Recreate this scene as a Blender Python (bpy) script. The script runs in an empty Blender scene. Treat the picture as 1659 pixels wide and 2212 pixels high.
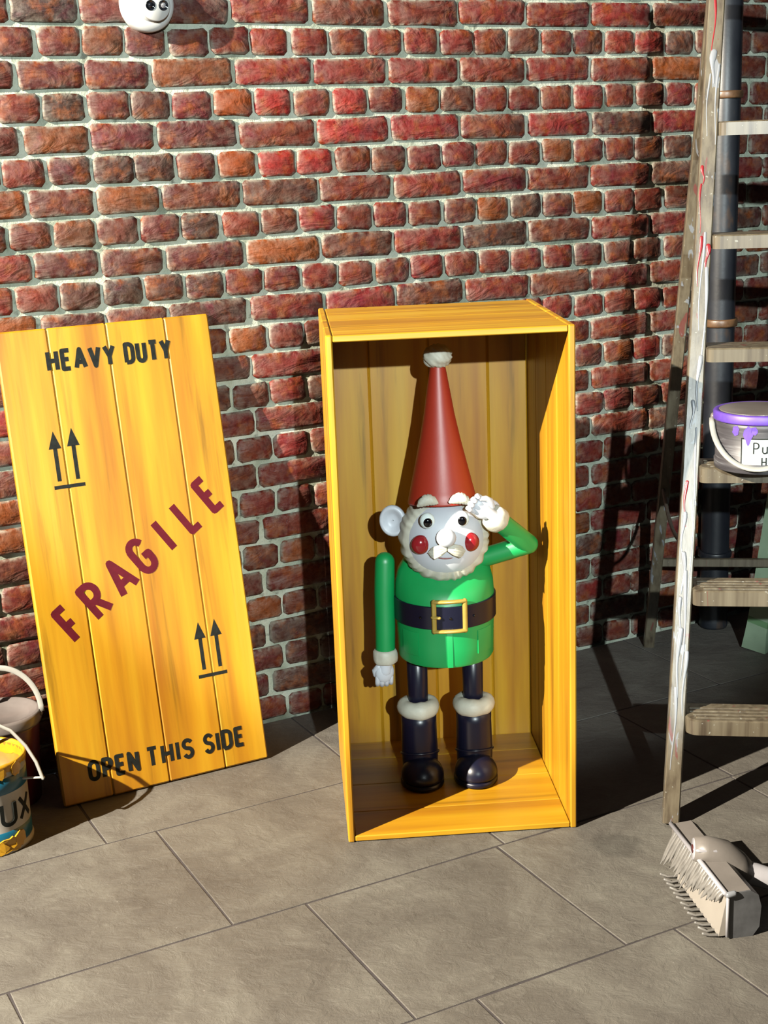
import bpy, bmesh, math, random
import numpy as np
from mathutils import Vector, Matrix, Euler
random.seed(11)
C = bpy.context.scene.collection
SC = bpy.context.scene
PI = math.pi

# ---------------------------------------------------------------- camera
CAM_F, CAM_LOC, CAM_ROT = 3050.0, (-0.07478, -3.03803, 1.58556), (1.318711, 0.036695, -0.071246)
cam = bpy.data.cameras.new('camera')
cam.sensor_fit = 'AUTO'; cam.sensor_width = 36.0
cam.lens = CAM_F * 36.0 / 2212.0
cam.clip_start = 0.05
co = bpy.data.objects.new('camera', cam); C.objects.link(co)
co.location = CAM_LOC; co.rotation_euler = CAM_ROT
SC.camera = co
# ---------------------------------------------------------------- world, lamps, exposure
w = bpy.data.worlds.new('dim_hall'); SC.world = w; w.use_nodes = True
w.node_tree.nodes['Background'].inputs[0].default_value = (0.75, 0.9, 1.0, 1)
w.node_tree.nodes['Background'].inputs[1].default_value = 0.022
def spot(name, loc, aim, power, col, size_deg, blend, radius):
    l = bpy.data.lights.new(name, 'SPOT'); l.energy = power; l.color = col
    l.spot_size = math.radians(size_deg); l.spot_blend = blend; l.shadow_soft_size = radius
    o = bpy.data.objects.new(name, l); C.objects.link(o); o.location = loc
    o.rotation_euler = (Vector(aim) - Vector(loc)).to_track_quat('-Z', 'Y').to_euler()
    return o
spot('spotlight_left', (-4.29, -3.08, 3.69), (0.3, 0.2, 0.9), 10300, (1.0, 0.90, 0.74), 64, 0.1, 0.03)
spot('spotlight_behind', (0.55, -6.0, 2.75), (0.47, 0.9, 1.44), 2700, (0.88, 1.0, 1.0), 26.2, 0.2, 0.03)
SC.view_settings.view_transform = 'Standard'; SC.view_settings.look = 'None'
SC.view_settings.gamma = 1.0; SC.view_settings.use_curve_mapping = False
SC.view_settings.exposure = 0.0

# ---------------------------------------------------------------- materials
def nodes(name):
    m = bpy.data.materials.new(name); m.use_nodes = True
    nt = m.node_tree
    return m, nt, nt.nodes['Principled BSDF']
def N(nt, t, **kw):
    n = nt.nodes.new(t)
    for k, v in kw.items():
        if k.startswith('_'): setattr(n, k[1:], v)
        else: n.inputs[k].default_value = v
    return n
def noise(nt, vec, scale, detail=4, rough=0.55, dist=0.0):
    n = N(nt, 'ShaderNodeTexNoise', Scale=scale, Detail=detail, Roughness=rough, Distortion=dist)
    if vec is not None: nt.links.new(vec, n.inputs['Vector'])
    return n.outputs['Fac']
def ramp(nt, fac, stops):
    r = nt.nodes.new('ShaderNodeValToRGB'); e = r.color_ramp.elements
    while len(e) < len(stops): e.new(0.5)
    for el, (p, c) in zip(e, stops):
        el.position = p; el.color = (c, c, c, 1) if isinstance(c, (int, float)) else (*c, 1)
    nt.links.new(fac, r.inputs['Fac'])
    return r.outputs['Color']
def mix(nt, fac, a, b, mode='MIX'):
    n = nt.nodes.new('ShaderNodeMix'); n.data_type = 'RGBA'; n.blend_type = mode
    for s, v in ((n.inputs[0], fac), (n.inputs[6], a), (n.inputs[7], b)):
        if isinstance(v, (int, float)): s.default_value = v
        elif isinstance(v, tuple): s.default_value = (*v, 1)
        else: nt.links.new(v, s)
    return n.outputs[2]
def bump(nt, bsdf, h, strength, dist, prev=None):
    b = N(nt, 'ShaderNodeBump', Strength=strength, Distance=dist)
    nt.links.new(h, b.inputs['Height'])
    if prev is not None: nt.links.new(prev, b.inputs['Normal'])
    nt.links.new(b.outputs[0], bsdf.inputs['Normal'])
    return b.outputs[0]
def coords(nt, kind='Object', scale=(1, 1, 1), rnd=False, geo=False):
    if geo: src = nt.nodes.new('ShaderNodeNewGeometry').outputs['Position']
    else: src = nt.nodes.new('ShaderNodeTexCoord').outputs[kind]
    if rnd:
        oi = nt.nodes.new('ShaderNodeObjectInfo')
        k = N(nt, 'ShaderNodeVectorMath', _operation='SCALE'); k.inputs[0].default_value = (7.3, 11.1, 5.7)
        nt.links.new(oi.outputs['Random'], k.inputs['Scale'])
        a = N(nt, 'ShaderNodeVectorMath', _operation='ADD')
        nt.links.new(src, a.inputs[0]); nt.links.new(k.outputs[0], a.inputs[1]); src = a.outputs[0]
    mp = nt.nodes.new('ShaderNodeMapping'); mp.inputs['Scale'].default_value = scale
    nt.links.new(src, mp.inputs['Vector'])
    return mp.outputs[0]
K = 0.4      # overall reflectance level of the painted set
def plain(name, col, rough=0.5, var=0.15, vs=12, bmp=0.0, bs=60, bd=0.002, metal=0.0, spec=0.5):
    m, nt, b = nodes(name)
    v = coords(nt)
    f = noise(nt, v, vs, 5); col = tuple(c * K for c in col)
    lo = tuple(c * (1 - var) for c in col); hi = tuple(min(1, c * (1 + var)) for c in col)
    nt.links.new(ramp(nt, f, [(0.3, lo), (0.7, hi)]), b.inputs['Base Color'])
    b.inputs['Roughness'].default_value = rough; b.inputs['Metallic'].default_value = metal
    b.inputs['Specular IOR Level'].default_value = spec
    if bmp: bump(nt, b, noise(nt, v, bs, 5), bmp, bd)
    return m

def wood(name, axis):
    m, nt, b = nodes(name)
    sc = [26, 26, 26]; sc['xyz'.index(axis)] = 1.3
    v = coords(nt, scale=tuple(sc), rnd=True)
    sc2 = [13, 13, 13]; sc2['xyz'.index(axis)] = 0.9
    v2 = coords(nt, scale=tuple(sc2), rnd=True)
    g = noise(nt, v, 1.0, 6, 0.6, 0.3)
    base = ramp(nt, noise(nt, v2, 1.0, 4), [(0.30, (0.50, 0.19, 0.008)), (0.48, (0.72, 0.345, 0.010)), (0.62, (0.82, 0.455, 0.016)), (0.84, (0.86, 0.53, 0.05))])
    st = ramp(nt, g, [(0.28, 0.45), (0.42, 0.9), (0.6, 1.0)])
    col = mix(nt, 1.0, mix(nt, 1.0, base, st, 'MULTIPLY'), (K, K, K), 'MULTIPLY')
    nt.links.new(col, b.inputs['Base Color'])
    b.inputs['Roughness'].default_value = 0.42
    bump(nt, b, g, 0.15, 0.002)
    return m
WOOD_Z, WOOD_X, WOOD_Y = wood('yellow_stained_timber_upright', 'z'), wood('yellow_stained_timber_across', 'x'), wood('yellow_stained_timber_deep', 'y')

def brick_mat():
    m, nt, b = nodes('hewn_red_brick')
    v = coords(nt, geo=True)
    oi = nt.nodes.new('ShaderNodeObjectInfo')
    n1 = noise(nt, v, 13, 5, 0.6, 0.6)
    n2 = noise(nt, v, 24, 4, 0.6)
    n3 = noise(nt, v, 90, 4, 0.7)
    base = mix(nt, ramp(nt, n1, [(0.38, 0.0), (0.62, 1.0)]), (0.85, 0.78, 0.9), (1.15, 1.05, 0.8), 'MIX')
    col = mix(nt, 1.0, oi.outputs['Color'], base, 'MULTIPLY')
    col = mix(nt, ramp(nt, n2, [(0.50, 0.0), (0.70, 0.8)]), col, (0.34, 0.088, 0.018))
    col = mix(nt, ramp(nt, n1, [(0.24, 0.8), (0.42, 0.0)]), col, (0.20, 0.012, 0.030))
    col = mix(nt, ramp(nt, n3, [(0.3, 0.45), (0.5, 0.0)]), col, (0.03, 0.012, 0.012))
    at = nt.nodes.new('ShaderNodeAttribute'); at.attribute_name = 'edge'
    e = N(nt, 'ShaderNodeMath', _operation='MULTIPLY')
    nt.links.new(at.outputs['Fac'], e.inputs[0]); nt.links.new(ramp(nt, noise(nt, v, 45, 3), [(0.40, 0.0), (0.6, 1.0)]), e.inputs[1])
    col = mix(nt, e.outputs[0], col, (0.36, 0.33, 0.27))
    nt.links.new(mix(nt, 1.0, col, (K, K, K), 'MULTIPLY'), b.inputs['Base Color'])
    b.inputs['Roughness'].default_value = 0.55; b.inputs['Specular IOR Level'].default_value = 0.22
    vs = coords(nt, geo=True, scale=(1, 1, 2.2))
    h1 = noise(nt, vs, 9, 3, 0.5, 1.6)
    p = bump(nt, b, h1, 0.42, 0.025)
    bump(nt, b, n3, 0.5, 0.003, p)
    return m
BRICK = brick_mat()
def mortar_mat():
    m, nt, b = nodes('pale_lime_mortar')
    v = coords(nt, geo=True)
    c = ramp(nt, noise(nt, v, 9, 6), [(0.30, (0.26, 0.30, 0.21)), (0.46, (0.56, 0.63, 0.50)), (0.72, (0.86, 0.89, 0.76))])
    c = mix(nt, ramp(nt, noise(nt, v, 40, 4), [(0.3, 0.7), (0.42, 0.0)]), c, (0.10, 0.11, 0.07))
    nt.links.new(mix(nt, 1.0, c, (K, K, K), 'MULTIPLY'), b.inputs['Base Color']); b.inputs['Roughness'].default_value = 0.7
    bump(nt, b, noise(nt, v, 70, 6, 0.65), 0.8, 0.006)
    return m
MORTAR = mortar_mat()
def stone_mat():
    m, nt, b = nodes('cast_grey_flagstone')
    v = coords(nt, geo=True)
    v2 = coords(nt, geo=True, scale=(1, 1.25, 1))
    n1 = noise(nt, v, 4.0, 7, 0.65, 0.9)
    n2 = noise(nt, v2, 22, 7, 0.68, 0.5)
    c = ramp(nt, n1, [(0.28, (0.125, 0.110, 0.095)), (0.5, (0.190, 0.174, 0.150)), (0.72, (0.275, 0.262, 0.225))])
    c = mix(nt, ramp(nt, n2, [(0.32, 0.5), (0.45, 0.0), (0.58, 0.0), (0.75, 0.5)]), c, mix(nt, n2, (0.08, 0.072, 0.065), (0.40, 0.38, 0.33)))
    c = mix(nt, ramp(nt, noise(nt, v, 130, 3), [(0.70, 0.0), (0.78, 0.6)]), c, (0.6, 0.58, 0.52))
    # damp stain with a shape of its own, and a few dark nicks
    d = N(nt, 'ShaderNodeVectorMath', _operation='DISTANCE'); sv = N(nt, 'ShaderNodeVectorMath', _operation='ADD')
    ns = nt.nodes.new('ShaderNodeTexNoise'); ns.inputs['Scale'].default_value = 14; nt.links.new(v, ns.inputs['Vector'])
    k = N(nt, 'ShaderNodeVectorMath', _operation='SCALE'); k.inputs['Scale'].default_value = 0.05
    nt.links.new(ns.outputs['Color'], k.inputs[0]); nt.links.new(v, sv.inputs[0]); nt.links.new(k.outputs[0], sv.inputs[1])
    nt.links.new(sv.outputs[0], d.inputs[0]); d.inputs[1].default_value = (0.642, -0.073, 0.025)
    c = mix(nt, ramp(nt, d.outputs['Value'], [(0.045, 0.42), (0.068, 0.0)]), c, (0.05, 0.045, 0.04))
    nt.links.new(mix(nt, 1.0, c, (K, K, K), 'MULTIPLY'), b.inputs['Base Color']); b.inputs['Roughness'].default_value = 0.6
    p = bump(nt, b, n2, 0.6, 0.008)
    bump(nt, b, noise(nt, v, 120, 5, 0.7), 0.3, 0.002, p)
    return m
STONE = stone_mat()
GROUT = plain('dark_joint_grout', (0.07, 0.058, 0.06), 0.8, 0.3, 30, 0.4)

def ladder_mat(name, amount):
    m, nt, b = nodes(name)
    v = coords(nt, scale=(60, 60, 3)); vd = coords(nt, scale=(42, 42, 6.0)); vd2 = coords(nt, scale=(30, 30, 2.0))
    g = noise(nt, v, 1, 5)
    c = ramp(nt, g, [(0.3, (0.085, 0.062, 0.040)), (0.5, (0.165, 0.135, 0.090)), (0.7, (0.215, 0.182, 0.125))])
    wn = noise(nt, vd, 1, 3, 0.5, 0.7)
    c = mix(nt, ramp(nt, wn, [(0.66 - amount, 0.0), (0.68 - amount, 1.0)]), c, (0.26, 0.275, 0.30))
    rn = noise(nt, vd2, 1.3, 3, 0.5, 0.6)
    c = mix(nt, ramp(nt, rn, [(0.67, 0.0), (0.69, 0.8)]), c, (0.20, 0.05, 0.045))
    sp = noise(nt, coords(nt), 95, 2)
    c = mix(nt, ramp(nt, sp, [(0.70, 0.0), (0.72, 1.0)]), c, (0.33, 0.32, 0.27))
    nt.links.new(mix(nt, 1.0, c, (K, K, K), 'MULTIPLY'), b.inputs['Base Color']); b.inputs['Roughness'].default_value = 0.38
    bump(nt, b, g, 0.25, 0.002)
    return m
LADDER = ladder_mat('paint_spattered_ladder_timber', 0.02)
TREAD = ladder_mat('worn_ladder_tread_timber', -0.06)

GREEN = plain('green_enamel', (0.004, 0.46, 0.115), 0.42, 0.08, 6, 0.10, 60, 0.001)
RED = plain('red_hat_enamel', (0.58, 0.044, 0.018), 0.45, 0.06, 6, 0.14, 55, 0.0015)
SKIN = plain('chalk_white_face_paint', (0.88, 0.93, 1.02), 0.45, 0.02, 6)
WOOL = plain('grey_white_moulded_wool', (0.80, 0.79, 0.66), 0.6, 0.12, 20, 0.3, 70, 0.003)
BLACK = plain('navy_black_gloss', (0.009, 0.010, 0.030), 0.32, 0.1, 6, 0.08, 40, 0.001, 0.0, 0.32)
GOLD = plain('yellow_gold_buckle', (0.72, 0.52, 0.11), 0.3, 0.12, 30, 0.1, 60, 0.001, 0.35)
CHEEK = plain('shiny_red_cheek', (0.42, 0.022, 0.03), 0.14, 0.03)
EYEW = plain('eye_white', (1.1, 1.25, 1.25), 0.2, 0.02)
PUPIL = plain('eye_black', (0.004, 0.004, 0.006), 0.08, 0.02)
LIP = plain('smile_line', (0.34, 0.07, 0.07), 0.4, 0.05)
INK = plain('black_stencil_paint', (0.016, 0.020, 0.018), 0.7, 0.4, 60, spec=0.12)
CRIM = plain('crimson_stencil_paint', (0.14, 0.008, 0.020), 0.7, 0.15, 60, spec=0.12)
PIPE = None
def pipe_mat():
    m, nt, b = nodes('black_cast_iron_paint')
    v = coords(nt); n = noise(nt, coords(nt, scale=(1, 1, 0.4)), 9, 5)
    nt.links.new(ramp(nt, n, [(0.35, (0.004, 0.005, 0.008)), (0.60, (0.010, 0.012, 0.016)), (0.74, (0.05, 0.028, 0.014))]), b.inputs['Base Color'])
    b.inputs['Roughness'].default_value = 0.42; b.inputs['Specular IOR Level'].default_value = 0.4
    bump(nt, b, noise(nt, v, 60, 4), 0.15, 0.002)
    return m
PIPE = pipe_mat()
RUST = plain('coppery_rust', (0.16, 0.085, 0.04), 0.4, 0.4, 25, 0.3)
WHITE = plain('white_plastic', (0.78, 0.80, 0.80), 0.3, 0.03)
DARKGL = plain('dark_lens', (0.012, 0.014, 0.02), 0.08, 0.1)
LED = plain('lens_reflector', (0.35, 0.36, 0.4), 0.15, 0.5, 90)
TIN = plain('white_tin_paint', (0.66, 0.63, 0.58), 0.35, 0.12, 14)
BLUE = plain('teal_blue_band', (0.012, 0.17, 0.30), 0.3, 0.25, 18)
YELL = plain('yellow_wet_paint', (0.80, 0.42, 0.02), 0.3, 0.15, 20, 0.2, 50, 0.003)
YELL_SHADED = plain('shaded_yellow_paint_inside_can', (0.42, 0.24, 0.02), 0.5, 0.3, 20)  # the yellow paint again, darkened in colour for the shade inside the can
REDBK = plain('dark_red_bucket', (0.13, 0.008, 0.008), 0.35, 0.2, 8)
GREYBK = None
def greybk_mat():
    m, nt, b = nodes('brushed_charcoal_paint')
    n = noise(nt, coords(nt, scale=(8, 8, 110)), 1, 5, 0.6, 0.4)
    nt.links.new(ramp(nt, n, [(0.3, (0.016, 0.0145, 0.017)), (0.55, (0.036, 0.033, 0.037)), (0.72, (0.095, 0.097, 0.103))]), b.inputs['Base Color'])
    b.inputs['Roughness'].default_value = 0.5
    return m
GREYBK = greybk_mat()
LIDG = plain('grey_bucket_lid', (0.24, 0.21, 0.20), 0.3, 0.2, 10)
PURP = plain('purple_paint', (0.155, 0.07, 0.52), 0.5, 0.2, 40)
PAPER = plain('white_label', (0.66, 0.72, 0.72), 0.5, 0.02)
BAIL = plain('off_white_bail', (0.46, 0.46, 0.43), 0.35, 0.1)
BROOMG = plain('taupe_grey_broom_paint', (0.27, 0.245, 0.225), 0.4, 0.12, 14, 0.15)
BROOMD = plain('slate_grey_broom_end', (0.135, 0.14, 0.15), 0.45, 0.3, 20, 0.15)
BROOMW = plain('lilac_white_paint', (0.55, 0.54, 0.58), 0.35, 0.1, 20)
BRIST = plain('grey_white_bristle_paint', (0.25, 0.238, 0.222), 0.4, 0.25, 40)
MAROON = plain('maroon_core', (0.10, 0.02, 0.02), 0.4, 0.3, 60)
PGREEN = plain('pale_green_board_paint', (0.36, 0.50, 0.34), 0.5, 0.15, 14, 0.15)
ROPE = plain('brown_rope', (0.15, 0.11, 0.08), 0.8, 0.3, 60)
REDDRIP = plain('red_paint_run', (0.36, 0.022, 0.03), 0.25, 0.1)
WHITEDRIP = plain('white_paint_run', (0.33, 0.35, 0.385), 0.3, 0.05)
INKG = plain('green_marker', (0.01, 0.22, 0.06), 0.5, 0.1)

# ---------------------------------------------------------------- mesh helpers
class MB:
    def __init__(s): s.v = []; s.f = []; s.sm = []
    def add(s, vs, fs, smooth=True):
        o = len(s.v); s.v += [tuple(map(float, p)) for p in vs]
        s.f += [tuple(i + o for i in f) for f in fs]; s.sm += [smooth] * len(fs)
        return s
    def box(s, x0, x1, y0, y1, z0, z1, bev=0.003):
        bm = bmesh.new(); bmesh.ops.create_cube(bm, size=1)
        for v in bm.verts:
            v.co = Vector(((x0 + x1) / 2 + v.co.x * (x1 - x0), (y0 + y1) / 2 + v.co.y * (y1 - y0), (z0 + z1) / 2 + v.co.z * (z1 - z0)))
        if bev: bmesh.ops.bevel(bm, geom=bm.edges[:], offset=bev, segments=1, affect='EDGES')
        return s.frombm(bm, False)
    def frombm(s, bm, smooth):
        bm.verts.index_update()
        s.add([v.co for v in bm.verts], [[v.index for v in f.verts] for f in bm.faces], smooth); bm.free(); return s
    def lathe(s, prof, seg=40, c=(0, 0, 0), M=None, cap=True):
        vs = []; fs = []; n = len(prof)
        for r, z in prof:
            for k in range(seg):
                a = 2 * PI * k / seg; p = Vector((r * math.cos(a), r * math.sin(a), z))
                if M is not None: p = M @ p
                vs.append(p + Vector(c))
        for i in range(n - 1):
            for k in range(seg):
                k2 = (k + 1) % seg
                fs.append((i * seg + k, i * seg + k2, (i + 1) * seg + k2, (i + 1) * seg + k))
        if cap:
            fs.append(tuple(range(seg - 1, -1, -1))); fs.append(tuple((n - 1) * seg + k for k in range(seg)))
        return s.add(vs, fs)
    def tube(s, pts, rad, seg=12, flat=1.0, dome=False):
        P = [Vector(p) for p in pts]; n = len(P)
        R = [rad] * n if isinstance(rad, (int, float)) else list(rad)
        if dome:   # rounded ends
            d0 = (P[0] - P[1]).normalized(); d1 = (P[-1] - P[-2]).normalized()
            a = [(P[0] + d0 * R[0] * math.sin(t), R[0] * math.cos(t)) for t in (1.45, 1.1, .75, .35)]
            b = [(P[-1] + d1 * R[-1] * math.sin(t), R[-1] * math.cos(t)) for t in (.35, .75, 1.1, 1.45)]
            P = [q for q, _ in a] + P + [q for q, _ in b]; R = [r for _, r in a] + R + [r for _, r in b]; n = len(P)
        T = [(P[min(i + 1, n - 1)] - P[max(i - 1, 0)]).normalized() for i in range(n)]
        up = Vector((0, 0, 1)) if abs(T[0].z) < 0.9 else Vector((0, 1, 0))
        X = T[0].cross(up).normalized(); vs = []; fs = []
        for i in range(n):
            X = (X - T[i] * X.dot(T[i])).normalized(); Y = T[i].cross(X)
            for k in range(seg):
                a = 2 * PI * k / seg
                vs.append(P[i] + X * R[i] * math.cos(a) + Y * R[i] * flat * math.sin(a))
        for i in range(n - 1):
            for k in range(seg):
                k2 = (k + 1) % seg
                fs.append((i * seg + k, i * seg + k2, (i + 1) * seg + k2, (i + 1) * seg + k))
        fs.append(tuple(range(seg - 1, -1, -1))); fs.append(tuple((n - 1) * seg + k for k in range(seg)))
        return s.add(vs, fs)
    def ball(s, c, r, u=28, v=18, rot=None, fn=None):
        r = (r, r, r) if isinstance(r, (int, float)) else r
        vs = []; fs = []
        for i in range(v + 1):
            th = PI * i / v
            for k in range(u):
                a = 2 * PI * k / u
                p = Vector((math.sin(th) * math.cos(a), math.sin(th) * math.sin(a), math.cos(th)))
                q = Vector((p.x * r[0], p.y * r[1], p.z * r[2]))
                if fn: q = fn(p, q)
                if rot is not None: q = rot @ q
                vs.append(q + Vector(c))
        for i in range(v):
            for k in range(u):
                k2 = (k + 1) % u
                fs.append((i * u + k, (i + 1) * u + k, (i + 1) * u + k2, i * u + k2))
        return s.add(vs, fs)
    def prism(s, poly, y0, y1, smooth=False, fn=None):   # poly of (x, z), extruded along y
        n = len(poly); fn = fn or (lambda x, y, z: (x, y, z))
        vs = [fn(x, y0, z) for x, z in poly] + [fn(x, y1, z) for x, z in poly]
        fs = [tuple(range(n)), tuple(range(2 * n - 1, n - 1, -1))] + [(k, k + n, (k + 1) % n + n, (k + 1) % n) for k in range(n)]
        return s.add(vs, fs, smooth)
    def mesh(s, name, mat):
        me = bpy.data.meshes.new(name); me.from_pydata(s.v, [], s.f)
        me.polygons.foreach_set('use_smooth', s.sm)
        bm = bmesh.new(); bm.from_mesh(me); bmesh.ops.remove_doubles(bm, verts=bm.verts, dist=1e-6)
        bmesh.ops.recalc_face_normals(bm, faces=bm.faces); bm.to_mesh(me); bm.free()
        me.materials.append(mat); return me
    def obj(s, name, mat, parent=None, loc=(0, 0, 0), rot=(0, 0, 0), label=None):
        return link(name, s.mesh(name, mat), parent, loc, rot, label)
def link(name, me, parent=None, loc=(0, 0, 0), rot=(0, 0, 0), label=None):
    o = bpy.data.objects.new(name, me); C.objects.link(o); o.parent = parent
    o.location = loc; o.rotation_euler = rot
    if label: o['label'] = label
    return o
def thing(name, label, cat, loc=(0, 0, 0), rot=(0, 0, 0)):
    o = bpy.data.objects.new(name, None); C.objects.link(o); o.empty_display_size = 0.1
    o.location = loc; o.rotation_euler = rot; o['label'] = label; o['category'] = cat
    return o
def sharp(o, ang=40):
    me = o.data
    me.polygons.foreach_set('use_smooth', [True] * len(me.polygons))
    me.set_sharp_from_angle(angle=math.radians(ang)); return o

# stroke lettering: letters as polylines in a unit box (width w, height 1)
def arc(cx, cy, rx, ry, a0, a1, n=8):
    return [(cx + rx * math.cos(math.radians(a0 + (a1 - a0) * i / n)), cy + ry * math.sin(math.radians(a0 + (a1 - a0) * i / n))) for i in range(n + 1)]
GL = {
 'H': (.5, [[(0, 0), (0, 1)], [(.5, 0), (.5, 1)], [(0, .5), (.5, .5)]]),
 'E': (.42, [[(.42, 0), (0, 0), (0, 1), (.42, 1)], [(0, .52), (.36, .52)]]),
 'F': (.42, [[(0, 0), (0, 1), (.42, 1)], [(0, .5), (.36, .5)]]),
 'A': (.56, [[(0, 0), (.28, 1), (.56, 0)], [(.1, .3), (.46, .3)]]),
 'V': (.54, [[(0, 1), (.27, 0), (.54, 1)]]),
 'Y': (.54, [[(0, 1), (.27, .45), (.54, 1)], [(.27, .45), (.27, 0)]]),
 'D': (.48, [[(0, 0), (0, 1), (.22, 1)] + arc(.22, .75, .26, .25, 90, 0, 5) + arc(.22, .25, .26, .25, 0, -90, 5) + [(0, 0)]]),
 'U': (.48, [[(0, 1), (0, .24)] + arc(.24, .24, .24, .24, 180, 360, 8) + [(.48, 1)]]),
 'T': (.5, [[(0, 1), (.5, 1)], [(.25, 1), (.25, 0)]]),
 'O': (.5, [arc(.25, .75, .25, .25, 0, 180, 8) + arc(.25, .25, .25, .25, 180, 360, 8) + [(.5, .75)]]),
 'P': (.46, [[(0, 0), (0, 1), (.22, 1)] + arc(.22, .74, .24, .26, 90, -90, 8) + [(0, .48)]]),
 'R': (.48, [[(0, 0), (0, 1), (.22, 1)] + arc(.22, .74, .24, .26, 90, -90, 8) + [(0, .48)], [(.22, .48), (.48, 0)]]),
 'N': (.5, [[(0, 0), (0, 1), (.5, 0), (.5, 1)]]),
 'I': (.0, [[(0, 0), (0, 1)]]),
 'L': (.42, [[(0, 1), (0, 0), (.42, 0)]]),
 'S': (.46, [arc(.23, .76, .23, .24, 20, 270, 9) + arc(.23, .26, .23, .26, 90, -160, 9)]),
 'G': (.5, [arc(.25, .75, .25, .25, 15, 180, 8) + arc(.25, .25, .25, .25, 180, 360, 8) + [(.5, .46), (.28, .46)]]),
 'X': (.5, [[(0, 0), (.5, 1)], [(0, 1), (.5, 0)]]),
 'u': (.36, [[(0, .62), (0, .2)] + arc(.18, .2, .18, .2, 180, 360, 6) + [(.36, .62), (.36, 0)]]),
 'o': (.4, [arc(.2, .3, .2, .3, 0, 360, 12)]),
}
def strokes(lines, wd):      # list of convex polygons covering the strokes
    out = []
    for L in lines:
        for i in range(len(L) - 1):
            (x0, y0), (x1, y1) = L[i], L[i + 1]; d = math.hypot(x1 - x0, y1 - y0)
            if d < 1e-6: continue
            ux, uy = (x1 - x0) / d, (y1 - y0) / d; px, py = -uy * wd / 2, ux * wd / 2
            out.append([(x0 - px, y0 - py), (x1 - px, y1 - py), (x1 + px, y1 + py), (x0 + px, y0 + py)])
            if 0 < i:
                out.append([(x0 + wd / 2 * math.cos(k * PI / 4), y0 + wd / 2 * math.sin(k * PI / 4)) for k in range(8)])
    return out
def lettering(mb, text, x0, x1, base, cap, wd, fn, rot=0.0, space=0.34, thick=0.0005, sub=1):
    # fits text between x0 and x1 (outer edges); fn maps (a, depth, b) to a point
    tot = 0; lay = []
    for ch in text:
        if ch == ' ': tot += 0.45; continue
        lay.append((ch, tot)); tot += GL[ch][0] + space
    tot -= space
    hs = (x1 - x0 - wd) / tot if tot > 1e-6 else 0.0
    ca, sa = math.cos(rot), math.sin(rot); nst = 0
    for ch, t in lay:
        lines = [[((t + x) * hs, wd / 2 + y * (cap - wd)) for x, y in L] for L in GL[ch][1]]
        if sub > 1: lines = [[(p[0] + (q[0] - p[0]) * i / sub, p[1] + (q[1] - p[1]) * i / sub) for p, q in zip(L, L[1:]) for i in range(sub)] + [L[-1]] for L in lines]
        for poly in strokes(lines, wd):
            P = [(x0 + wd / 2 + x * ca - y * sa, base + x * sa + y * ca) for x, y in poly]
            nst += 1; mb.prism(P, -thick - nst * 1.5e-5, 0.0002, fn=fn)     # each stroke a hair prouder than the last

# ---------------------------------------------------------------- structure: brick wall
WALL_A = math.atan(0.44122934); WALL_B = 0.860756
U0 = WALL_B * math.sin(WALL_A)          # wall coordinate of the wall object's origin
J0, CH = 1.9027, 0.0763
wall = MB().box(-1.6, 2.6, 0.011, 0.13, -0.012, 2.75, 0).obj('wall_back', MORTAR, None, (0, WALL_B, 0), (0, 0, WALL_A))
wall['kind'] = 'structure'; wall['label'] = 'red brick wall in alternating header and stretcher courses with pale mortar'
def brick_geo(wd, ht, rng):
    hx, hz = wd / 2, ht / 2; c = 0.006
    out = [(-hx + c * 1.6, -hz), (0, -hz), (hx - c * 1.6, -hz), (hx, -hz + c * 1.5), (hx, 0), (hx, hz - c * 1.5),
           (hx - c * 1.6, hz), (0, hz), (-hx + c * 1.6, hz), (-hx, hz - c * 1.5), (-hx, 0), (-hx, -hz + c * 1.5)]
    out = [(x + rng.uniform(-.0022, .0022), z + rng.uniform(-.0022, .0022)) for x, z in out]
    vs = []; n = len(out)
    for ins, y in ((-0.001, 0.02), (0.0005, 0.004), (0.0075, rng.uniform(-.001, .001))):
        for x, z in out:
            L = math.hypot(x, z)
            vs.append((x - math.copysign(min(ins, abs(x)), x), y + (rng.uniform(-.0016, .0016) if ins > .005 else 0), z - math.copysign(min(ins, abs(z)), z)))
    vs.append((0, -0.001 + rng.uniform(-.002, .002), 0))
    fs = []
    for r in range(2):
        for k in range(n):
            k2 = (k + 1) % n; fs.append((r * n + k, r * n + k2, (r + 1) * n + k2, (r + 1) * n + k))
    for k in range(n): fs.append((2 * n + k, 2 * n + (k + 1) % n, 3 * n))
    return vs, fs, [1.0] * (2 * n) + [0.25] * n + [0.0]
def brick_mesh(geos, name='brick'):
    V = []; F = []; E = []
    for (vs, fs, ed), (dx, dy, dz) in geos:
        o = len(V); V += [(x + dx, y + dy, z + dz) for x, y, z in vs]; F += [tuple(i + o for i in f) for f in fs]; E += ed
    me = bpy.data.meshes.new(name); me.from_pydata(V, [], F)
    me.polygons.foreach_set('use_smooth', [True] * len(F))
    a = me.attributes.new('edge', 'FLOAT', 'POINT'); a.data.foreach_set('value', E)
    me.materials.append(BRICK); return me
rng = random.Random(5)
STR = [brick_geo(0.2155, 0.0672, rng) for _ in range(9)]; HED = [brick_geo(0.1035, 0.0672, rng) for _ in range(11)]
SEAM = [brick_geo(0.162, 0.0672, rng) for _ in range(4)]
STR_M = [brick_mesh([(g, (0, 0, 0))]) for g in STR]; HED_M = [brick_mesh([(g, (0, 0, 0))]) for g in HED]; SEAM_M = [brick_mesh([(g, (0, 0, 0))]) for g in SEAM]
camR = np.array(Euler(CAM_ROT, 'XYZ').to_matrix())
def proj(p):
    q = (np.array(p) - np.array(CAM_LOC)) @ camR
    return 829.5 + CAM_F * q[0] / -q[2], 1106 - CAM_F * q[1] / -q[2]
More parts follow.
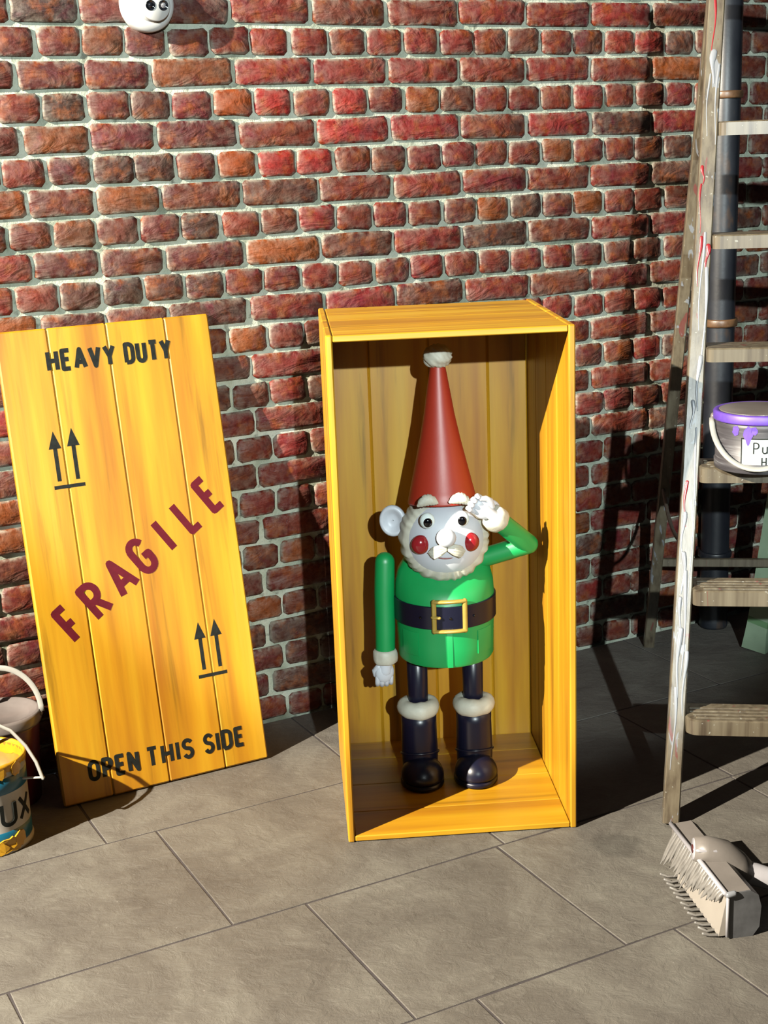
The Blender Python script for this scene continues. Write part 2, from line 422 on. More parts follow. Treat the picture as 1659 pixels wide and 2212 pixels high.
def inpoly(x, y, poly):
    s = [(poly[(i + 1) % len(poly)][0] - poly[i][0]) * (y - poly[i][1]) - (poly[(i + 1) % len(poly)][1] - poly[i][1]) * (x - poly[i][0]) for i in range(len(poly))]
    return all(t > 0 for t in s) or all(t < 0 for t in s)
HIDE = [[(0, 716), (450, 684), (580, 1643), (140, 1748)], [(687, 670), (1145, 646), (1242, 703), (1245, 1790), (756, 1820)]]
PAL = [((0.185, 0.034, 0.022), 5), ((0.21, 0.030, 0.024), 4), ((0.145, 0.040, 0.026), 3), ((0.25, 0.026, 0.024), 1.2), ((0.27, 0.072, 0.018), 1.4), ((0.105, 0.042, 0.032), 1.2)]
def pick():
    t = rng.random() * sum(k for _, k in PAL)
    for c, k in PAL:
        t -= k
        if t <= 0: break
    f = rng.uniform(.82, 1.18); return tuple(x * f for x in c)
allb = []
for i in range(-9, 25):
    zc = J0 - CH * (i + 0.5); header = (i % 2 == 0)
    us = []
    if header:
        us = [(-0.025 + 0.11225 * (k + 0.5), 'h') for k in range(0, 26)] + [(-0.0815, 'h'), (-0.1915, 'h'), (-0.3025, 'h')] + [(-0.36 - 0.11225 * (k + 0.5), 'h') for k in range(0, 10)]
    else:
        us = [(0.151 + 0.2245 * (k + 0.5), 's') for k in range(0, 12)] + [(0.0375, 's'), (-0.1605, 'm'), (-0.3295, 'm')] + [(-0.414 - 0.2245 * (k + 0.5), 's') for k in range(0, 5)]
    for uc, t in us:
        uu = uc - U0
        if uu < -1.55 or uu > 2.55: continue
        hw = 0.11 if t == 's' else 0.055
        ca, sa = math.cos(WALL_A), math.sin(WALL_A)
        pr = [proj((x * ca, WALL_B + x * sa, zz)) for x in (uu - hw, uu, uu + hw) for zz in (zc - .03, zc, zc + .03)]
        vis = any(-4 < x < 1663 and -4 < y < 2212 and not any(inpoly(x, y, p) for p in HIDE) for x, y in pr)
        cx, cy = pr[4]; mx = cx
        allb.append((vis, abs(cx - 760) + abs(cy - 700) * 0.4, t, uc, uu, zc))
vis = sorted([b for b in allb if b[0]], key=lambda b: b[1])
single, rest = vis[:300], vis[300:] + [b for b in allb if not b[0]]
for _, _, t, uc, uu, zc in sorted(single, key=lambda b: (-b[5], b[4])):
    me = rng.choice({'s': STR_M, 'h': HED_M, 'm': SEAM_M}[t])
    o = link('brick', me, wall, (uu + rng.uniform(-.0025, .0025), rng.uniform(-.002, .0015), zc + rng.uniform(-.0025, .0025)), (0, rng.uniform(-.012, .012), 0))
    c = pick()
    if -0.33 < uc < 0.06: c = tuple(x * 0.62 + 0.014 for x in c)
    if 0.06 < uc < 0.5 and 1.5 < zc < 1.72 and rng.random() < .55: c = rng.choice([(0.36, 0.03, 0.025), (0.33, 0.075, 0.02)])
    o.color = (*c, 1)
geos = []
for _, _, t, uc, uu, zc in rest:
    geos.append((rng.choice({'s': STR, 'h': HED, 'm': SEAM}[t]), (uu + rng.uniform(-.0025, .0025), rng.uniform(-.002, .001), zc + rng.uniform(-.002, .002))))
ro = link('bricks', brick_mesh(geos, 'bricks'), wall); ro['kind'] = 'stuff'; ro.color = (0.165, 0.038, 0.028, 1)

# ---------------------------------------------------------------- structure: flagstone floor
floor = MB().box(-3.2, 3.8, -4.6, 0.0, -0.16, -0.0016, 0).obj('floor', GROUT, None, (0, WALL_B - 0.02, 0), (0, 0, WALL_A))
floor['kind'] = 'structure'; floor['label'] = 'grey flagstone floor with dark mortar joints'
fu0, fv0 = (WALL_B - 0.02) * math.sin(WALL_A), (WALL_B - 0.02) * math.cos(WALL_A)
VROWS = [0.775, 0.305, -0.197, -0.69, -1.19, -1.69, -2.2, -2.7]
UJ = {0: [-1.8, -1.15, -0.495, 0.20, 0.80, 1.39, 2.0, 2.7], 1: [-1.7, -1.05, -0.372, 0.31, 1.0, 1.65, 2.3], 2: [-1.5, -0.85, -0.203, 0.287, 0.992, 1.7, 2.3],
      3: [-1.3, -0.7, -0.072, 0.408, 1.1, 1.8], 4: [-1.4, -0.8, -0.2, 0.5, 1.1, 1.7], 5: [-1.2, -0.6, 0.1, 0.7, 1.4], 6: [-1.0, -0.3, 0.4, 1.0]}
for r in range(7):
    v1, v0 = VROWS[r], VROWS[r + 1]
    for k in range(len(UJ[r]) - 1):
        u0_, u1_ = UJ[r][k], UJ[r][k + 1]; g = 0.0026
        def side(p, q, n):
            return [(p[0] + (q[0] - p[0]) * t / n + rng.uniform(-.0012, .0012), p[1] + (q[1] - p[1]) * t / n + rng.uniform(-.0012, .0012)) for t in range(n)]
        a, b, c, d = (u0_ + g, v0 + g), (u1_ - g, v0 + g), (u1_ - g, v1 - g), (u0_ + g, v1 - g)
        ol = side(a, b, 5) + side(b, c, 4) + side(c, d, 5) + side(d, a, 4); n = len(ol)
        cu, cv = (u0_ + u1_) / 2, (v0 + v1) / 2
        vs = [(x - cu, y - cv, -0.03) for x, y in ol] + [(x - cu, y - cv, -0.0008) for x, y in ol] + [((x - cu) * (1 - .003 / abs(u1_ - u0_)), (y - cv) * (1 - .003 / abs(v1 - v0)), 0.0) for x, y in ol]
        fs = [(i * n + q, i * n + (q + 1) % n, (i + 1) * n + (q + 1) % n, (i + 1) * n + q) for i in range(2) for q in range(n)] + [tuple(2 * n + q for q in range(n))]
        MB().add(vs, fs, False).obj('flagstone', STONE, floor, (cu - fu0, cv - fv0, 0))

# ---------------------------------------------------------------- wooden crate
W, D, H, T = 0.5457, 0.5566, 1.2, 0.0155
crate = thing('wooden_crate', 'open-fronted yellow timber crate standing upright on the flagstones, with a garden gnome inside', 'crate')
def plank(parent, x0, x1, y0, y1, z0, z1, mat, bev=0.003, name='plank'):
    cx, cy, cz = (x0 + x1) / 2, (y0 + y1) / 2, z0
    return MB().box(x0 - cx, x1 - cx, y0 - cy, y1 - cy, 0, z1 - z0, bev).obj(name, mat, parent, (cx, cy, cz))
ys = [0, 0.14, 0.279, 0.42, D]
for a, b in zip(ys, ys[1:]):
    plank(crate, 0, T, a, b, 0, H, WOOD_Z); plank(crate, W - T, W, a, b, 0, H, WOOD_Z)
yb = [0.001, 0.128, 0.279, 0.433, D - T]
for a, b in zip(yb, yb[1:]):
    plank(crate, T + .001, W - T - .001, a, b, 0.002, T, WOOD_X, 0.002)
yt = [0.001, 0.14, 0.28, 0.42, D - T]
for a, b in zip(yt, yt[1:]):
    plank(crate, T + .001, W - T - .001, a, b, H - T, H - .001, WOOD_X, 0.002)
xb = [T + .001, 0.121, 0.274, 0.427, W - T - .001]
for a, b in zip(xb, xb[1:]):
    plank(crate, a, b, D - T, D, 0.002, H - .002, WOOD_Z, 0.004)

# ---------------------------------------------------------------- crate lid with stencilled writing
th = 0.02; lean = math.asin((0.254 - th) / 1.2)
lid = thing('crate_lid', 'yellow plank crate lid with FRAGILE across it, leaning on the brick wall', 'lid', (-0.705, 0.281, th * math.sin(lean) + 0.0005), (-lean, 0, WALL_A))
jx = [0, 0.129, 0.281, 0.437, 0.559]
for a, b in zip(jx, jx[1:]): plank(lid, a, b, 0, th, 0, 1.2, WOOD_Z, 0.004)
flat = lambda x, y, z: (x, y, z)
for wd_, x0, x1, base, cap, sw in (('HEAVY', .117, .297, 1.089, .057, .0112), ('DUTY', .318, .446, 1.089, .057, .0112),
                                   ('OPEN', .072, .207, .048, .055, .0100), ('THIS', .226, .356, .048, .055, .0100), ('SIDE', .384, .499, .048, .055, .0100)):
    mb = MB(); lettering(mb, wd_, x0, x1, base, cap, sw, flat, space=0.36); mb.obj('lettering', INK, lid, label='black stencilled word ' + wd_)
rot = math.radians(33.3)
mb = MB()
for k, ch in enumerate('FRAGILE'):
    s = k * 0.0819; bx, bz = 0.0889 + s * math.cos(rot), 0.4065 + s * math.sin(rot)
    if ch == 'I': bx += .016 * math.cos(rot); bz += .016 * math.sin(rot)
    wl = {'F': .046, 'R': .056, 'A': .066, 'G': .056, 'I': .0153, 'L': .046, 'E': .046}[ch]
    lettering(mb, ch, bx, bx + (wl if ch != 'I' else 0.0187), bz, 0.106, 0.0185, flat, rot)
mb.obj('lettering', CRIM, lid, label='crimson diagonal word FRAGILE')
def arrow(x, tip, headb, bot):
    mb = MB(); mb.prism([(x - .016, headb), (x + .016, headb), (x, tip)], -.0005, .0002); mb.prism([(x - .005, bot), (x + .005, bot), (x + .005, headb + .001), (x - .005, headb + .001)], -.0005, .0002)
    mb.obj('arrow_mark', INK, lid)
for x, t, hb, b in ((.1075, .9425, .8985, .8165), (.1547, .946, .901, .8165), (.4147, .3987, .355, .272), (.460, .3998, .356, .272)): arrow(x, t, hb, b)
for x0, x1, z in ((.092, .171, .797), (.397, .477, .2505)):
    MB().prism([(x0, z), (x1, z), (x1, z + .009), (x0, z + .009)], -.0005, .0002).obj('bar_mark', INK, lid)

# ---------------------------------------------------------------- garden gnome (plain generic figure)
GX, GY, GZ = 0.2745, 0.30, T
gn = thing('garden_gnome', 'saluting garden gnome figure with red cone hat and green coat standing in the crate', 'garden gnome', (GX, GY, GZ))
def G(x, y, z): return Vector((x - GX, y - GY, z - GZ))
# legs, boots
for sx, xc, fx in ((-1, 0.2005, 0.2025), (1, 0.341, 0.3395)):
    MB().tube([G(xc, .305, .17), G(xc, .303, .25), G(xc, .30, .40)], [.0262, .0258, .0268], 24).obj('leg', BLACK, gn)
    m = MB()
    m.lathe([(.040, .03), (.0455, .055), (.0465, .09), (.0455, .13), (.0448, .17), (.0455, .20)], 32, G(xc, .30, 0) + Vector((0, 0, GZ)) - Vector((0, 0, GZ)))
    def squash(p, q):
        return Vector((q.x, q.y * (1.0 if p.y < 0 else 1.15), q.z if q.z > 0 else q.z * 0.42))
    m.ball(G(fx, .262, .040), (.0545, .060, .050), 32, 20, fn=squash)
    bt = m.obj('boot', BLACK, gn)
    # raised welt where the shaft meets the foot
    pts = [G(xc + .0475 * math.cos(a), .30 + .0475 * math.sin(a), .088 - .012 * math.sin(a)) for a in np.linspace(PI, 2 * PI, 14)]
    MB().tube(pts, .0032, 8).obj('boot_crease', BLACK, bt)
    sp = []
    for r, z in ((.9, .0005), (1.0, .004), (1.0, .013), (.93, .0165)): sp.append((r, z))
    sm = MB(); vs = []; fs = []; seg = 36
    for r, z in sp:
        for k in range(seg):
            a = 2 * PI * k / seg; c, s_ = math.cos(a), math.sin(a)
            vs.append(G(fx, .270, GZ) + Vector((.0555 * r * c, (.0685 if s_ < 0 else .070) * r * s_, z)))
    for i in range(3):
        for k in range(seg): fs.append((i * seg + k, i * seg + (k + 1) % seg, (i + 1) * seg + (k + 1) % seg, (i + 1) * seg + k))
    fs += [tuple(range(seg - 1, -1, -1)), tuple(3 * seg + k for k in range(seg))]
    sm.add(vs, fs).obj('boot_sole', BLACK, bt)
    rr = random.Random(3 + sx)
    ph = [rr.uniform(0, 6) for _ in range(3)]
    cm = MB(); vs = []; fs = []; A, B_ = 40, 14
    for i in range(A):
        a = 2 * PI * i / A; lum = 1 + .05 * math.sin(3 * a + ph[0]) + .03 * math.sin(7 * a + ph[1])
        for k in range(B_):
            b = 2 * PI * k / B_
            R = .0335 + .0205 * lum * math.cos(b)
            vs.append(G(xc, .30, .2105) + Vector((R * math.cos(a), R * math.sin(a), .0225 * lum * math.sin(b))))
    for i in range(A):
        for k in range(B_):
            fs.append((i * B_ + k, ((i + 1) % A) * B_ + k, ((i + 1) % A) * B_ + (k + 1) % B_, i * B_ + (k + 1) % B_))
    cm.add(vs, fs).obj('boot_cuff', WOOL, bt)
# coat
prof = [(.02, .362), (.100, .358), (.1165, .354), (.1198, .360), (.1205, .40), (.1225, .46), (.1235, .515), (.1215, .548), (.114, .578), (.100, .600), (.075, .618), (.04, .628), (.001, .630)]
coat = MB().lathe([(r, z - GZ) for r, z in prof], 64).obj('coat', GREEN, gn)
for v in coat.data.vertices:      # the chest falls back under the chin
    if v.co.y < 0 and v.co.z + GZ > .535: v.co.y *= 1 - .62 * min(1, (v.co.z + GZ - .535) / .06)
sharp(coat, 60)
def ring_strip(r, z0, z1, a0, a1, out, n=24):     # curved raised patch on the coat front; angles from -y
    vs = []; fs = []
    for i in range(n + 1):
        a = a0 + (a1 - a0) * i / n
        for rad, z in ((r - .004, z0), (r + out * .8, z0), (r + out, z0 + .0015), (r + out, z1 - .0015), (r + out * .8, z1), (r - .004, z1)):
            vs.append(Vector((rad * math.sin(a), -rad * math.cos(a), z - GZ)))
    m = 6
    for i in range(n):
        for k in range(m - 1): fs.append((i * m + k, i * m + k + 1, (i + 1) * m + k + 1, (i + 1) * m + k))
    full = abs((a1 - a0) - 2 * PI) < 1e-6
    if not full: fs += [tuple(range(m)), tuple(n * m + k for k in range(m - 1, -1, -1))]
    return MB().add(vs, fs)
sharp(ring_strip(.1213, .455, .5125, -PI, PI, .0065, 72).obj('belt', BLACK, gn), 35)
bu = [o for o in gn.children if o.name.startswith('belt')][0]
for a in (-.58, .0, .48):
    p = Vector((.1285 * math.sin(a), -.1285 * math.cos(a), .484 - GZ))
    MB().ball(p, .0035, 12, 8).obj('belt_hole', PUPIL, bu)
bx0, bx1, bz0, bz1, bw = -.040, .036, .452, .527, .0125
def bk(x, y, z):
    a = x / .131; return (.131 * math.sin(a), -(.131) * math.cos(a) + y, z - GZ)
m = MB()
def rbar(pts, r): m.tube([bk(*p) for p in pts], r, 10, 0.8, dome=True)
rbar([(bx0, 0, bz0), (bx0, 0, bz1)], .0062); rbar([(bx1, 0, bz0), (bx1, 0, bz1)], .0062)
rbar([(bx0 + (bx1 - bx0) * t / 6, 0, bz0) for t in range(7)], .0062); rbar([(bx0 + (bx1 - bx0) * t / 6, 0, bz1) for t in range(7)], .0062)
rbar([(bx0 - .004, -.003, .489), (bx0 + .012, -.003, .488)], .0048)
m.obj('buckle', GOLD, bu)
sharp(ring_strip(.1205, .356, .45, -.075, .035, .0022, 6).obj('placket', GREEN, coat), 35)
for a0, a1 in ((-1.12, -.68), (.60, 1.04)):
    sharp(ring_strip(.1202, .381, .441, a0, a1, .003, 12).obj('pocket', GREEN, coat), 35)
# hanging arm
MB().tube([G(.129, .30, .598), G(.125, .299, .52), G(.1235, .293, .43), G(.121, .289, .365)], [.0245, .0255, .025, .0245], 24, dome=True).obj('sleeve', GREEN, gn)
def cuff(p, d, r, h, name='sleeve_cuff'):
    d = Vector(d).normalized(); M = d.to_track_quat('Z', 'Y').to_matrix()
    rr = random.Random(int(p[0] * 1000)); ph = rr.uniform(0, 6); m = MB(); vs = []; fs = []; seg = 32
    P = [(.6, -.5), (.88, -.5), (.99, -.4), (1.03, -.15), (1.03, .15), (.99, .4), (.88, .5), (.6, .5)]
    for q, z in P:
        for k in range(seg):
            a = 2 * PI * k / seg; lum = 1 + .03 * math.sin(5 * a + ph + 3 * z) + .02 * math.sin(11 * a - ph)
            vs.append(Vector(p) + M @ Vector((r * q * lum * math.cos(a), r * q * lum * math.sin(a), z * h)))
    for i in range(len(P) - 1):
        for k in range(seg): fs.append((i * seg + k, i * seg + (k + 1) % seg, (i + 1) * seg + (k + 1) % seg, (i + 1) * seg + k))
    fs += [tuple(range(seg - 1, -1, -1)), tuple((len(P) - 1) * seg + k for k in range(seg))]
    return m.add(vs, fs).obj(name, WOOL, gn)
cuff(G(.1205, .288, .357), (0, 0, 1), .0295, .036)
def hand(name, wrist, along, across, back, L, fing, thumb_side):
    # palm + four curled fingers + thumb; along = wrist->knuckles, across = index->little, back = back of hand
    al, ac, bk_ = (Vector(v).normalized() for v in (along, across, back))
    m = MB(); M = Matrix((ac, bk_, al)).transposed()
    m.ball(wrist + al * L * .42, (L * .40, L * .21, L * .46), 24, 16, M)
    m.tube([wrist - al * L * .40, wrist, wrist + al * L * .35], [L * .27, L * .28, L * .30], 18, .8, dome=True)
    for k in range(4):
        off = ac * (-.285 + .19 * k) * L; ln = fing * L * (0.92, 1.0, .97, .82)[k]
        r = L * (.112, .115, .112, .098)[k]
        base = wrist + al * L * .62 + off; c = bk_ * -1
        p = [base, base + al * ln * .38 + c * ln * .02, base + al * ln * .62 + c * ln * .18, base + al * ln * .66 + c * ln * .42, base + al * ln * .42 + c * ln * .52]
        m.tube(p, [r, r, r * .98, r * .92, r * .8], 12, dome=True)
    ts = ac * thumb_side
    b = wrist + al * L * .18 + ts * L * .26
    m.tube([b, b + ts * L * .16 + al * L * .18 - bk_ * L * .08, b + ts * L * .13 + al * L * .38 - bk_ * L * .16, b + ts * L * .03 + al * L * .52 - bk_ * L * .2], [L * .14, L * .13, L * .115, L * .09], 12, dome=True)
    return m.obj(name, SKIN, gn)
hand('hand', G(.119, .285, .340), (-.07, -.05, -1), (1, .1, -.06), (-.1, -1, .05), .060, .60, -1)
# saluting arm
sh, el, wr = G(.370, .290, .597), G(.480, .264, .634), G(.400, .208, .712)
m = MB(); m.tube([sh - (el - sh) * .25, sh, sh.lerp(el, .5), el], [.0236, .024, .0238, .0245], 24, dome=True)
m.tube([el, el.lerp(wr, .5), wr], [.0248, .0245, .024], 24, dome=True)
m.obj('sleeve', GREEN, gn)
cuff(G(.393, .203, .7185), (wr - el), .0305, .034)
hand('hand', G(.381, .194, .732), (-.74, -.12, .62), (.55, .05, .82), (.25, .9, -.1), .062, .55, 1)
# head
HC = G(.2745, .272, .664)
FO = Vector((0, -.0245, .006))
head = MB().ball(HC, (.1035, .099, .106), 48, 32).obj('head', SKIN, gn)
# moulded beard: shell around the face, combed into locks
m = MB(); vs = []; fs = []; NA, NT = 220, 16
for i in range(NA):
    th_ = 2 * PI * i / NA
    cx_, cz_ = math.cos(th_), math.sin(th_)
    phi0 = math.asin(min(.97, 0.87 if cz_ > 0 else 0.87 - .20 * (-cz_) ** 2))
    for k in range(NT):
        t = k / (NT - 1); phi = phi0 + (2.7 - phi0) * t
        lock = math.sin(th_ * 30 + 2.5 * math.sin(th_ * 5) + 5 * t) * .5 + math.sin(th_ * 17 - 3 * t) * .5
        th_k = (.0005 if k == 0 else .0085 + .0028 * lock) * (1 if t < .7 else 1 - (t - .7) * 2)
        dr = Vector((math.sin(phi) * cx_, -math.cos(phi), math.sin(phi) * cz_))
        vs.append(HC + Vector((dr.x * (.1015 + th_k), dr.y * (.0975 + th_k * 1.2), dr.z * (.1045 + th_k))))
for i in range(NA):
    for k in range(NT - 1): fs.append((i * NT + k, ((i + 1) % NA) * NT + k, ((i + 1) % NA) * NT + k + 1, i * NT + k + 1))
m.add(vs, fs).obj('beard', WOOL, gn)
# moustache: two lobes of combed strands, and a plain smile under it
for s in (-1, 1):
    m = MB()
    for j in range(7):
        o = (j - 3) * .0036
        m.tube([G(.270 + s * .004, .183 - .001 * (j % 2), .656 + o * .35) + FO, G(.270 + s * .016, .182 - .002 * (j % 2), .654 + o * .9) + FO, G(.270 + s * .030, .188, .647 + o * 1.1) + FO, G(.270 + s * (.044 - .002 * abs(j - 3)), .196, .643 + o * .9 + .003) + FO], [.0035, .0046, .0042, .0014], 8, dome=True)
    m.obj('moustache', WOOL, head)
MB().tube([G(.270 + x, .203 + .9 * x * x * 8, .628 + 6.0 * x * x) + FO for x in np.linspace(-.030, .030, 13)], [.001] + [.0026] * 11 + [.001], 8, dome=True).obj('mouth', LIP, head)
MB().ball(G(.268, .183, .684) + FO, (.0235, .0245, .0225), 28, 18).obj('nose', SKIN, head)
for x in (.2095, .3285): MB().ball(G(x, .218, .661) + FO, (.0225, .016, .0238), 28, 18).obj('cheek', CHEEK, head)
for x, px_ in ((.2270, .2272), (.3085, .3090)):
    e = MB().ball(G(x, .2125, .7205) + FO, (.0182, .0135, .0195), 28, 18).obj('eye', EYEW, head)
    MB().ball(G(px_, .2015, .7185) + FO, (.0108, .0050, .0115), 24, 14).obj('pupil', PUPIL, head)
for s, x in ((-1, .2275), (1, .3055)):
    def brow(p, q):
        g_ = .0012 * math.sin(q.x * 900 + q.z * 400)
        return Vector((q.x + p.x * g_, q.y + p.y * g_, q.z + p.z * g_ - 14 * q.x * q.x))
    MB().ball(G(x, .203, .7735) + FO, (.026, .012, .0135), 32, 16, Matrix.Rotation(s * .10, 3, 'Y'), brow).obj('eyebrow', WOOL, head)
# ears: cupped discs
for s in (-1, 1):
    c = G(.1535, .296, .7040) if s < 0 else G(.3900, .316, .701)
    pr = [(.001, .001), (.010, .000), (.018, .004), (.026, .012), (.032, .014), (.0365, .009), (.036, .000), (.026, -.008), (.001, -.010)]
    M = Matrix.Rotation(PI / 2, 3, 'X')       # lathe axis along -y
    MB().lathe(pr, 36, c, Matrix.Rotation(s * .30, 3, 'Z') @ Matrix.Diagonal((.92, 1, 1.08)) @ M, cap=False).obj('ear', SKIN, head)
# hat
m = MB(); vs = []; fs = []; seg = 56
hp = [(.070, .748), (.0840, .744), (.0845, .748), (.0770, .780), (.0615, .846), (.0480, .905), (.0365, .963), (.0275, 1.02), (.0185, 1.073), (.014, 1.09), (.001, 1.092)]
for i, (r, z) in enumerate(hp):
    for k in range(seg):
        a = 2 * PI * k / seg
        vs.append(G(.2735 + r * math.cos(a), .302 - .024 * max(0, min(1, (1.0 - z) / .25)) + r * math.sin(a), z + .003 + (.010 * max(0, -math.sin(a)) if i < 3 else 0)))
for i in range(len(hp) - 1):
    for k in range(seg): fs.append((i * seg + k, i * seg + (k + 1) % seg, (i + 1) * seg + (k + 1) % seg, (i + 1) * seg + k))
fs.append(tuple(range(seg)))
hat = m.add(vs, fs).obj('hat', RED, gn)
def pomf(p, q):
    return q * (1 + .06 * math.sin(9 * p.x + 7 * p.z) * math.sin(8 * p.y + 5 * p.x) + .03 * math.sin(23 * p.x + 19 * p.z))
MB().ball(G(.2735, .302, 1.1005), (.0345, .0345, .0290), 48, 28, None, pomf).obj('pom_pom', WOOL, hat)

# ---------------------------------------------------------------- step ladder
LA = math.atan2(-0.20748, 0.97824); LW, LH, LD, TP = 0.60, 2.05, 1.2339, 0.125
lad = thing('step_ladder', 'paint-spattered wooden step ladder standing right of the crate', 'ladder', (0.771, -0.003, 0), (0, 0, LA))
def beam(p0, p1, wx, dy, ang_axis=None):
    p0, p1 = Vector(p0), Vector(p1); d = (p1 - p0).normalized()
    X = (Vector((1, 0, 0)) - d * d.x).normalized(); Y = d.cross(X)
    m = MB(); c = .003; o = [(-wx + c, -dy), (wx - c, -dy), (wx, -dy + c), (wx, dy - c), (wx - c, dy), (-wx + c, dy), (-wx, dy - c), (-wx, -dy + c)]
    vs = [p + X * a + Y * b for p in (p0, p1) for a, b in o]
    fs = [tuple(range(7, -1, -1)), tuple(range(8, 16))] + [(k, (k + 1) % 8, 8 + (k + 1) % 8, 8 + k) for k in range(8)]
    return m.add(vs, fs, False)
def fs_(s, right=False):   # front stile axis
    x = TP * s; return Vector((LW - x if right else x, LD / 2 * s, LH * s))
def rs_(s, right=False):
    x = TP * s; return Vector((LW - x if right else x, LD - LD / 2 * s, LH * s))
stile = beam((0, 0, 0.0), fs_(.985), .0195, .026).obj('stile', LADDER, lad)
beam(fs_(0, True), fs_(.985, True), .0195, .026).obj('stile', LADDER, lad)
beam(rs_(0), rs_(.96), .0165, .019).obj('rear_leg', LADDER, lad)
beam(rs_(0, True), rs_(.96, True), .0165, .019).obj('rear_leg', LADDER, lad)
for z in (.235, .527, .806, 1.080, 1.340, 1.602):
    s = z / LH; x0, x1 = TP * s + .020, LW - TP * s - .020; y = LD / 2 * s
    t2 = .0185 if z < .9 else .0165
    m = MB(); n = 6; P = []
    f = y - .052; bk2 = y + .060; cr = .030 if z < .3 else .016
    ol = [(x0, bk2), (x0, f + cr)] + [(x0 + cr - cr * math.cos(a), f + cr - cr * math.sin(a)) for a in (.4, .8, 1.2)] + [(x0 + cr, f), (x1 - cr, f)] + [(x1 - cr + cr * math.sin(a), f + cr - cr * math.cos(a)) for a in (.4, .8, 1.2)] + [(x1, f + cr), (x1, bk2)]
    nn = len(ol); vs = []
    cxm, cym = (x0 + x1) / 2, (f + bk2) / 2
    for kk, zz in ((0, z - t2), (0, z + t2 - .003), (.004, z + t2)):
        vs += [(a - math.copysign(kk, a - cxm), b - math.copysign(kk, b - cym), zz) for a, b in ol]
    fs = [tuple(range(nn - 1, -1, -1)), tuple(2 * nn + k for k in range(nn))] + [(i * nn + k, i * nn + (k + 1) % nn, (i + 1) * nn + (k + 1) % nn, (i + 1) * nn + k) for i in range(2) for k in range(nn)]
    tr = m.add(vs, fs, False).obj('tread', TREAD, lad)
    if z < 1.0:
        for q in range(4):    # ribs along the top
            yy = f + .022 + q * .020
            MB().box(x0 + .012 + .006 * max(0, 2 - q), x1 - .012, yy - .006, yy + .006, z + t2 - .001, z + t2 + .0022, .001).obj('tread_rib', TREAD, tr)
s = .30 / LH
MB().box(TP * s + .012, LW - TP * s - .012, LD - LD / 2 * s - .009, LD - LD / 2 * s + .009, .295, .320, .002).obj('cross_rail', LADDER, lad)
MB().box(TP * .985 - .025, LW - TP * .985 + .025, LD / 2 - .07, LD / 2 + .07, LH * .985 - .006, LH * .985 + .016, .003).obj('top_plate', TREAD, lad)
# tie rope sagging from the rear leg to the front stile
a, b = rs_(.275) + Vector((-.004, -.02, 0)), fs_(.305) + Vector((.016, .028, 0))
MB().tube([a.lerp(b, t) + Vector((0, 0, -.075 * 4 * t * (1 - t) * (1 - .45 * t))) for t in np.linspace(0, 1, 14)], .0055, 8).obj('tie_rope', ROPE, lad)
# paint runs on the near stile
def run(s0, s1, x, wd, mat, y=-.027, wob=.003, side=False):
    m = MB(); n = 10; pts = []; rad = []
    d = (fs_(1) - fs_(0)).normalized(); Yn = d.cross(Vector((1, 0, 0))).normalized()
    if Yn.y > 0: Yn = -Yn
    for i in range(n + 1):
        t = i / n; s = s0 + (s1 - s0) * t
        xo = x + wob * math.sin(5 * t + s0 * 40)
        p = fs_(s) + (Vector((-.0198, 0, 0)) + Yn * x if side else Vector((xo, 0, 0)) + Yn * .0262)
        pts.append(p); rad.append(wd * (1.0 - .75 * t + .25 * math.sin(t * 9) * (1 - t)))
    m.tube(pts, [max(r, .0008) for r in rad], 8, 0.35 if not side else .5, dome=True)
    m.obj('paint_run', mat, stile)
for a_ in ((.93, .865, -.004, .004, REDDRIP), (.865, .83, 0, .010, WHITEDRIP), (.84, .77, -.008, .003, WHITEDRIP), (.85, .76, .012, .0035, WHITEDRIP),
           (.735, .715, -.010, .005, REDDRIP), (.715, .66, -.012, .003, REDDRIP), (.655, .60, -.008, .005, REDDRIP), (.645, .62, .010, .0075, REDDRIP), (.66, .55, .0, .004, WHITEDRIP),
           (.62, .50, .012, .005, WHITEDRIP), (.52, .46, .006, .007, WHITEDRIP), (.47, .44, -.004, .006, WHITEDRIP), (.44, .24, .010, .003, WHITEDRIP), (.38, .33, -.008, .005, REDDRIP), (.345, .30, -.010, .006, WHITEDRIP),
           (.30, .255, -.004, .007, WHITEDRIP), (.28, .16, .004, .006, WHITEDRIP), (.25, .20, -.006, .006, WHITEDRIP), (.215, .14, -.004, .008, WHITEDRIP), (.19, .12, .012, .006, WHITEDRIP), (.15, .06, -.006, .005, WHITEDRIP)):
    run(a_[0], a_[1], a_[2], a_[3] * .8, a_[4])

# ---------------------------------------------------------------- charcoal bucket on the ladder
bk0 = thing('paint_bucket', 'charcoal bucket with purple-rimmed lid and white label, standing on a ladder tread', 'bucket', (1.012, 0.158, 0.8262), (0, 0, -0.33))
MB().lathe([(.098, 0), (.1005, .002), (.101, .022), (.0985, .024), (.0985, .105), (.0995, .118)], 48).obj('bucket_body', GREYBK, bk0)
lb = MB().lathe([(.099, .115), (.104, .116), (.1045, .119), (.1045, .134), (.102, .137), (.092, .137), (.090, .134)], 48).obj('bucket_lid', PURP, bk0)
MB().lathe([(.089, .1345), (.0915, .1375), (.0885, .138), (.001, .1375)], 48).obj('lid_top', LIDG, lb)
MB().tube([(-.1065 * math.cos(t), -.1105 * math.sin(t) - .004, .116 - .100 * math.sin(t)) for t in np.linspace(.02, PI - .02, 30)], .0068, 12, .6).obj('bail_handle', BAIL, bk0)
for s in (-1, 1): MB().ball((s * .1045, -.002, .118), (.006, .009, .009), 14, 10).obj('handle_lug', LIDG, bk0)
def cyl(R, ac=0.0):
    return lambda x, y, z: ((R - y) * math.sin(x / R + ac), -(R - y) * math.cos(x / R + ac), z)
